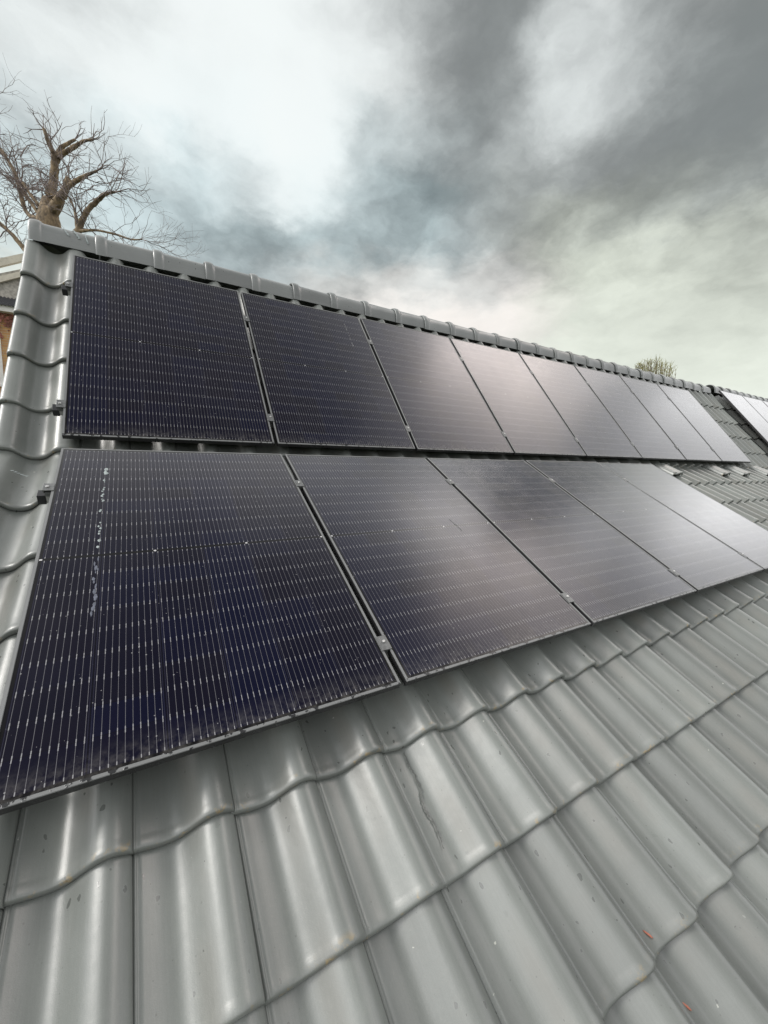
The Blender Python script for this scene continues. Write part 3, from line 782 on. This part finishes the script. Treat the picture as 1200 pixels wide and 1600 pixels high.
# white splashes on the first ridge tile and the verge
mb = Splat('bird_dropping', M_DROP, 'white splashes of bird dropping on the first ridge tile at the gable end', 'bird dropping')
def onridge(u, a, z): # a: angle around the ridge tile
    rr = .124 + z
    return Vector((u, RC.y - rr * math.sin(a) * .96, RC.z + rr * math.cos(a)))
for (ua, aa, ub, ab, w) in ((-.085, .55, -.05, 1.25, .007), (-.03, .35, .012, 1.25, .012), (.052, .9, .065, 1.45, .006)):
    for k in range(10):
        f = k / 9
        blob(mb, lambda x, y, z: onridge(x, y, z + .002), ua + (ub - ua) * f ** 1.4, aa + (ab - aa) * f, w * r2.uniform(.6, 1.1), .07, .001, r2, 7)
mb = Splat('bird_dropping', M_DROP, 'small white dropping in the verge tile trough left of the panels', 'bird dropping')
for k in range(6):
    f = k / 5; uu = -.20 + .055 * f; ss = 1.66 - .022 * f
    h = HREF - .012 - .018 * min(1, f * 1.3) - .012
    blob(mb, lambda x, y, z: roofpt(x, y, h + .004 + z), uu, ss, .009, .0035, .001, r2, 7)

# ------------------------------------------------------------------ ground
def sheet(name, x0, y0, x1, y1, z, mat):
    m = MB(); m.add([(x0, y0, z), (x1, y0, z), (x1, y1, z), (x0, y1, z)], [(0, 1, 2, 3)])
    o = m.build(name, mat); o['kind'] = 'structure'; return o
M_GROUND = simple('garden_ground', (0.06, 0.075, 0.035), 0.95, 0, 0.4, 0.6)
M_PAVE = simple('paved_yard', (0.16, 0.15, 0.14), 0.9, 0, 0.25, 1.5)
sheet('ground', -800, -800, 800, 1200, GROUND - 0.01, M_GROUND)
sheet('pavement', -4, -9, 20, -1.6, GROUND - 0.004, M_PAVE)

# ------------------------------------------------------------------ brick house behind the gable on the left
DH = 17.0
M_BR2 = brick_material('ochre_brick', (0.60, 0.36, 0.14), (0.50, 0.26, 0.11), (0.5, 0.42, 0.3), 1.6)
M_WHITE = simple('white_paint', (0.74, 0.73, 0.70), 0.5, 0, 0.06, 6)
M_SLATE = simple('dark_slate', (0.045, 0.046, 0.052), 0.6, 0, 0.4, 14)
M_PANE = simple('dark_window_glass', (0.02, 0.022, 0.026), 0.08, 0, 0.1, 2)
pR = at(46, 560, DH); yf = pR.y
hx1 = at(60, 423, DH + 2).x; hx0 = hx1 - 9.0
bh = empty('brick_house', (hx0, yf, GROUND))
tag(bh, 'ochre brick house with white fascia and dark tiled roof behind the left verge', 'house')
def zat(y): return at(20, y, DH).z
ze = zat(497)
m = MB(); m.box((hx0, yf, GROUND), (hx1, yf + 8, ze)); m.build('wall', M_BR2, bh)
m = MB(); m.box((hx0 - .3, yf - .35, ze - .02), (hx1 + .3, yf - .003, ze + .22), .02); m.build('fascia', M_WHITE, bh)
# tiled lean roof with pan rows
m = MB(); rows = 26; vs = []
y0, z0, y1, z1 = yf - .45, ze + .20, yf + 1.6, zat(468) + .35
nr = 12
for i in range(nr):
    f0, f1 = i / nr, (i + 1) / nr
    a = (y0 + (y1 - y0) * f0, z0 + (z1 - z0) * f0 + .05); b = (y0 + (y1 - y0) * f1, z0 + (z1 - z0) * f1)
    nx = 80
    for k in range(nx):
        xa = hx0 - .4 + (hx1 - hx0 + .8) * k / nx; xb = hx0 - .4 + (hx1 - hx0 + .8) * (k + .86) / nx; xm = (xa + xb) / 2
        m.add([(xa, a[0], a[1] - .06), (xm, a[0], a[1] + .03), (xb, a[0], a[1] - .06), (xa, b[0], b[1] - .04), (xm, b[0], b[1] + .03), (xb, b[0], b[1] - .04)], [(0, 1, 4, 3), (1, 2, 5, 4), (0, 2, 1)])
m.build('roof', M_SLATE, bh)
# white gable with sloping boards above the dark roof
m = MB()
gy = yf + 1.65
A = at(-40, 505, DH + 2); B = at(52, 425, DH + 2); D = at(52, 500, DH + 2)
def slab(m, pts, y, th):
    n = len(pts)
    m.add([(x, y, z) for x, z in pts] + [(x, y + th, z) for x, z in pts], [tuple(range(n)), tuple(range(2 * n - 1, n - 1, -1))] + [(i, (i + 1) % n, n + (i + 1) % n, n + i)[::-1] for i in range(n)])
G0 = at(-120, 510, DH + 2); G1 = at(60, 423, DH + 2); G2 = at(240, 510, DH + 2)
slab(m, [(G0.x, G0.z), (G1.x, G1.z - .25), (G1.x, ze), (G0.x, ze)], gy + .1, 5.0); m.build('gable', simple('weathered_boards', (0.40, 0.38, 0.34), 0.7, 0, 0.3, 9), bh)
for k, (off, th) in enumerate(((0, .30), (-.62, .22))):
    m = MB(); slab(m, [(G0.x, G0.z + off), (G1.x, G1.z + off), (G1.x, G1.z + off + th), (G0.x - .2, G0.z + off + th)], gy - .06 - .05 * (1 - k), .12 + .05 * (1 - k)); m.build('barge_board', simple('cream_paint', (0.62, 0.58, 0.48), 0.6, 0, 0.1, 5), bh)
# window
wz1, wz0 = zat(533), zat(603); wx1 = at(9.5, 570, DH).x; wx0 = wx1 - 1.1
m = MB(); m.box((wx0, yf - .05, wz0), (wx0 + .12, yf + .05, wz1)); m.box((wx1 - .12, yf - .05, wz0), (wx1, yf + .05, wz1)); m.box((wx0 + .12, yf - .05, wz1 - .12), (wx1 - .12, yf + .05, wz1)); m.box((wx0 + .12, yf - .05, wz0), (wx1 - .12, yf + .05, wz0 + .12)); m.box(((wx0 + wx1) / 2 - .04, yf - .04, wz0 + .12), ((wx0 + wx1) / 2 + .04, yf + .04, wz1 - .12))
wf = m.build('window', M_WHITE, bh)
m = MB(); m.box((wx0 + .12, yf - .02, wz0 + .12), (wx1 - .12, yf - .012, wz1 - .12)); m.build('pane', M_PANE, wf)
m = MB(); m.box((wx0 - .1, yf - .12, wz0 - .12), (wx1 + .1, yf - .004, wz0 - .01)); m.build('sill', M_WHITE, wf)
# red creeper on the wall: leafy cover
cr = MB(); r3 = random.Random(5)
ca = at(-30, 512, DH); cb = at(30, 545, DH)
for k in range(230):
    x = r3.uniform(ca.x, hx1); f = r3.random() ** 1.9; z = ze - .03 - f * 1.25 * (.5 + .5 * math.sin(x * 2.3) ** 2) ; s_ = r3.uniform(.04, .10)
    q = Vector((x, yf - r3.uniform(.02, .10), z)); a = r3.uniform(0, 6.28); b = r3.uniform(-.6, .6)
    dx = Vector((math.cos(a), b * .5, math.sin(a))) * s_; dy = Vector((-math.sin(a), -.3 + b, math.cos(a))) * s_ * .7
    cr.add([q - dx, q - dy * .8, q + dx, q + dy], [(0, 1, 2, 3)])
cro = cr.build('wall_creeper', simple('red_creeper', (0.30, 0.12, 0.09), 0.8, 0, 0.5, 3))
tag(cro, 'reddish creeper hanging on the brick wall below the white fascia', 'creeper')

# ------------------------------------------------------------------ trees
def bark_material(name, c1, c2):
    m, t, bs = new_mat(name)
    co = t.node('ShaderNodeTexCoord').outputs['Object']
    n = t.noise(t.v('MULTIPLY', co, (1, 1, .5)), 7, 6, 0.65); n2 = t.noise(co, 2.2, 3)
    t.put(bs.inputs['Base Color'], t.mix(t.ramp(n, .35, .65), c1 + (1,), c2 + (1,)))
    bs.inputs['Roughness'].default_value = .9
    bp = t.node('ShaderNodeBump'); bp.inputs['Strength'].default_value = .7; bp.inputs['Distance'].default_value = .05
    t.put(bp.inputs['Height'], n); t.l.new(bp.outputs[0], bs.inputs['Normal'])
    return m
M_BARK = bark_material('plane_bark', (0.08, 0.06, 0.04), (0.27, 0.20, 0.12))
M_TWIG = simple('twig_bark', (0.19, 0.155, 0.145), 0.9, 0, 0.4, 3)
DT = 12.5
rt = random.Random(21)
trunk_mb, twig_mb = MB(), MB()
def smooth_path(P, n=5):
    out = []
    for i in range(len(P) - 1):
        p0, p1, p2, p3 = P[max(i - 1, 0)], P[i], P[i + 1], P[min(i + 2, len(P) - 1)]
        for k in range(n):
            f = k / n
            out.append([0.5 * (2 * a1 + (a2 - a0) * f + (2 * a0 - 5 * a1 + 4 * a2 - a3) * f * f + (3 * a1 - a0 - 3 * a2 + a3) * f ** 3) for a0, a1, a2, a3 in zip(p0, p1, p2, p3)])
    return out + [list(P[-1])]
def limb(pts):
    """pts: (px, py, depth offset, width in px)"""
    Q = []
    for x, y, d, w in pts:
        p = at(x, y, DT + d); Q.append((p.x, p.y, p.z, w * 0.74 / 2 / FPX * (DT + d)))
    Q = smooth_path(Q, 5)
    P = []
    for i, q in enumerate(Q):
        P.append((Vector(q[:3]) + Vector((rt.uniform(-1, 1), rt.uniform(-1, 1), rt.uniform(-1, 1))) * q[3] * .13))
    trunk_mb.tube(P, [q[3] * rt.uniform(.92, 1.1) for q in Q], 9)
    return P, [q[3] for q in Q]
def twig(p, d, ln, rad, depth, droop=0.0):
    n = max(2, int(ln / .14)); pts = [p.copy()]; q = p.copy(); dd = d.normalized()
    for i in range(n):
        dd = (dd + Vector((rt.gauss(0, .18), rt.gauss(0, .18), rt.gauss(0, .18) - droop))).normalized()
        q = q + dd * (ln / n); pts.append(q.copy())
        if depth > 0 and rt.random() < (.55 if depth > 1 else .62):
            sd_ = dd.cross(Vector((rt.gauss(0, 1), rt.gauss(0, 1), rt.gauss(0, 1)))).normalized()
            twig(q, (dd * rt.uniform(.7, 1.5) + sd_ + Vector((0, 0, .10))), ln * rt.uniform(.42, .74), rad * .60, depth - 1, droop)
    twig_mb.tube(pts, [max(.0026, rad * (1 - .72 * i / n)) for i in range(n + 1)], 4 if depth > 0 else 3, False)
# main trunk and limbs read from the photo
base = at(84, 420, DT)
trunk_pts = [(Vector((base.x + .25, base.y + .1, GROUND)), .62), (Vector((base.x + .2, base.y, GROUND + .8)), .5), (Vector((base.x + .05, base.y, base.z - 1.5)), .42)]
tp = [(p.x, p.y, p.z, r_) for p, r_ in trunk_pts] + [(*at(80, 372, DT), 15 / FPX * DT), (*at(76, 345, DT), 15 / FPX * DT), (*at(74, 328, DT), 11 / FPX * DT)]
Q = smooth_path(tp, 5); trunk_mb.tube([q[:3] for q in Q], [q[3] for q in Q], 12)
limbs = [
    [(72, 335, 0, 30), (76, 312, .1, 21), (84, 285, .15, 16), (85, 262, .1, 15), (88, 244, .1, 15)],
    [(88, 246, .1, 13), (80, 232, 0, 9), (74, 218, -.1, 8), (69, 202, -.1, 7)],
    [(88, 246, .1, 12), (95, 232, .2, 9), (103, 226, .2, 7), (117, 218, .3, 5)],
    [(90, 246, .1, 12), (105, 236, 0, 9), (118, 228, 0, 8), (130, 221, 0, 6), (145, 218, -.1, 5)],
    [(80, 335, 0, 25), (93, 312, -.2, 18), (103, 294, -.3, 14), (108, 278, -.3, 11)],
    [(104, 292, -.3, 11), (117, 284, -.4, 9), (132, 275, -.5, 7), (152, 267, -.6, 4)],
    [(72, 338, 0, 18), (60, 332, .3, 9), (48, 316, .4, 8), (37, 300, .5, 7)],
    [(70, 345, 0, 14), (44, 335, .6, 8), (34, 310, .7, 8), (30, 290, .7, 9), (22, 268, .7, 7), (12, 250, .7, 6), (0, 232, .7, 6), (-25, 200, .7, 4)],
    [(62, 322, .3, 7), (46, 302, .4, 6), (36, 286, .5, 6)],
    [(118, 372, -.9, 16), (124, 355, -.9, 13), (135, 332, -.9, 10), (150, 315, -.9, 9), (165, 303, -1, 7), (180, 300, -1, 4)],
    [(121, 356, -.9, 8), (117, 330, -.8, 4.5), (108, 308, -.8, 3.5)],
    [(122, 362, -.9, 7), (150, 360, -1, 4.5), (180, 366, -1.1, 4), (205, 374, -1.2, 3.2), (222, 374, -1.2, 2.4)],
    [(40, 392, .8, 9), (22, 370, .8, 8), (8, 356, .8, 7), (-20, 330, .8, 5)],
    [(80, 400, 0, 20), (100, 395, -.4, 16), (119, 370, -.9, 14)],
    [(78, 420, 0, 16), (60, 410, .4, 12), (38, 390, .8, 9)],
]
ends = []
for L in limbs:
    P, rr = limb(L); ends.append((P, rr))
for li, (P, rr) in enumerate(ends):
    n = len(P)
    if li in (13, 14): continue
    for i in range(2, n):
        k = rr[i]
        if k > .14 and rt.random() > .25: continue
        for _ in range(2 if li in (7, 10, 11, 12) else 1):
            if rt.random() < .26 or i == n - 1:
                ax = (P[i] - P[i - 1]).normalized()
                sd_ = ax.cross(Vector((rt.gauss(0, 1), rt.gauss(0, 1), rt.gauss(0, 1)))).normalized()
                twig(P[i], ax * rt.uniform(.4, 1.2) + sd_ + Vector((0, 0, .25)), rt.uniform(.8, 1.5) * (.58 if li in (0, 1, 2, 3) else 1), min(k * .38, .020), 3 if rt.random() < .2 else 2, .014)
    ax = (P[-1] - P[-3]).normalized()
    if li in (0, 4): continue
    twig(P[-1] - ax * .03, ax + Vector((rt.gauss(0, .15), rt.gauss(0, .15), rt.gauss(0, .15))), rt.uniform(.9, 1.4) * (.36 if li in (1, 2, 3) else .9), rr[-1] * (.75 if li not in (1, 2, 3) else .4), 3 if li not in (1, 2, 3) else 2, .012)
    for _ in range(2):
        twig(P[-1] - ax * .02, ax + Vector((rt.gauss(0, .5), rt.gauss(0, .4), rt.gauss(0, .5))), rt.uniform(.6, 1.1) * (.6 if li in (1, 2, 3) else 1), min(.022, rr[-1] * .45), 2, .012)
tr = empty('bare_tree', (base.x + .25, base.y + .1, GROUND))
tag(tr, 'large leafless pollarded tree with thick twisted limbs rising behind the left gable', 'tree')
trunk_mb.build('trunk', M_BARK, tr); twig_mb.build('crown', M_TWIG, tr)

# far tree just above the ridge
M_BUD = simple('budding_twigs', (0.24, 0.23, 0.06), 0.9, 0, 0.4, 1.2)
DF = 42.0
fb = at(1028, 605, DF); fr = empty('budding_tree', (fb.x, fb.y, GROUND))
tag(fr, 'distant small tree with upright yellowish budding twigs peeping over the ridge', 'tree')
trunk_mb, twig_mb = MB(), MB()
trunk_mb.tube([Vector((fb.x, fb.y, GROUND)), Vector((fb.x + .1, fb.y, fb.z - 3)), Vector((fb.x, fb.y, fb.z))], [.3, .22, .12], 8)
for k in range(48):
    x0 = rt.uniform(992, 1058); tip = 557 + abs(x0 - 1024) * .40 + rt.uniform(0, 10)
    b = at(x0 * .62 + 1025 * .38, 622, DF) + Vector((rt.uniform(-.3, .3), rt.uniform(-.8, .8), rt.uniform(-.8, .8)))
    e = at(x0, tip, DF + rt.uniform(-1.2, 1.2)); mid = b.lerp(e, .5) + Vector((0, 0, -.5))
    pts = [b, b.lerp(mid, .6), mid, mid.lerp(e, .5) , e]
    trunk_mb.tube(pts, [.06, .05, .035, .022, .012], 4, False)
    for q in range(26):
        f = rt.uniform(.35, 1.0); i = min(3, int(f * 4)); p = Vector(pts[i]).lerp(Vector(pts[i + 1]), f * 4 - i)
        d = Vector((rt.gauss(0, .7), rt.gauss(0, .7), 1)); l = rt.uniform(.2, .6)
        p2 = p + d.normalized() * l
        twig_mb.tube([p, p.lerp(p2, .5) + Vector((rt.gauss(0, .03), 0, 0)), p2], [.016, .012, .008], 3, False)
        for _ in range(2):
            c = p.lerp(p2, rt.random()); a = .035
            twig_mb.add([c + Vector((rt.uniform(-a, a), rt.uniform(-a, a), rt.uniform(-a, a))) for _ in range(3)], [(0, 1, 2)])
trunk_mb.build('trunk', M_TWIG, fr); twig_mb.build('crown', M_BUD, fr)

for o in col.objects:
    if '_loc' in o: del o['_loc']
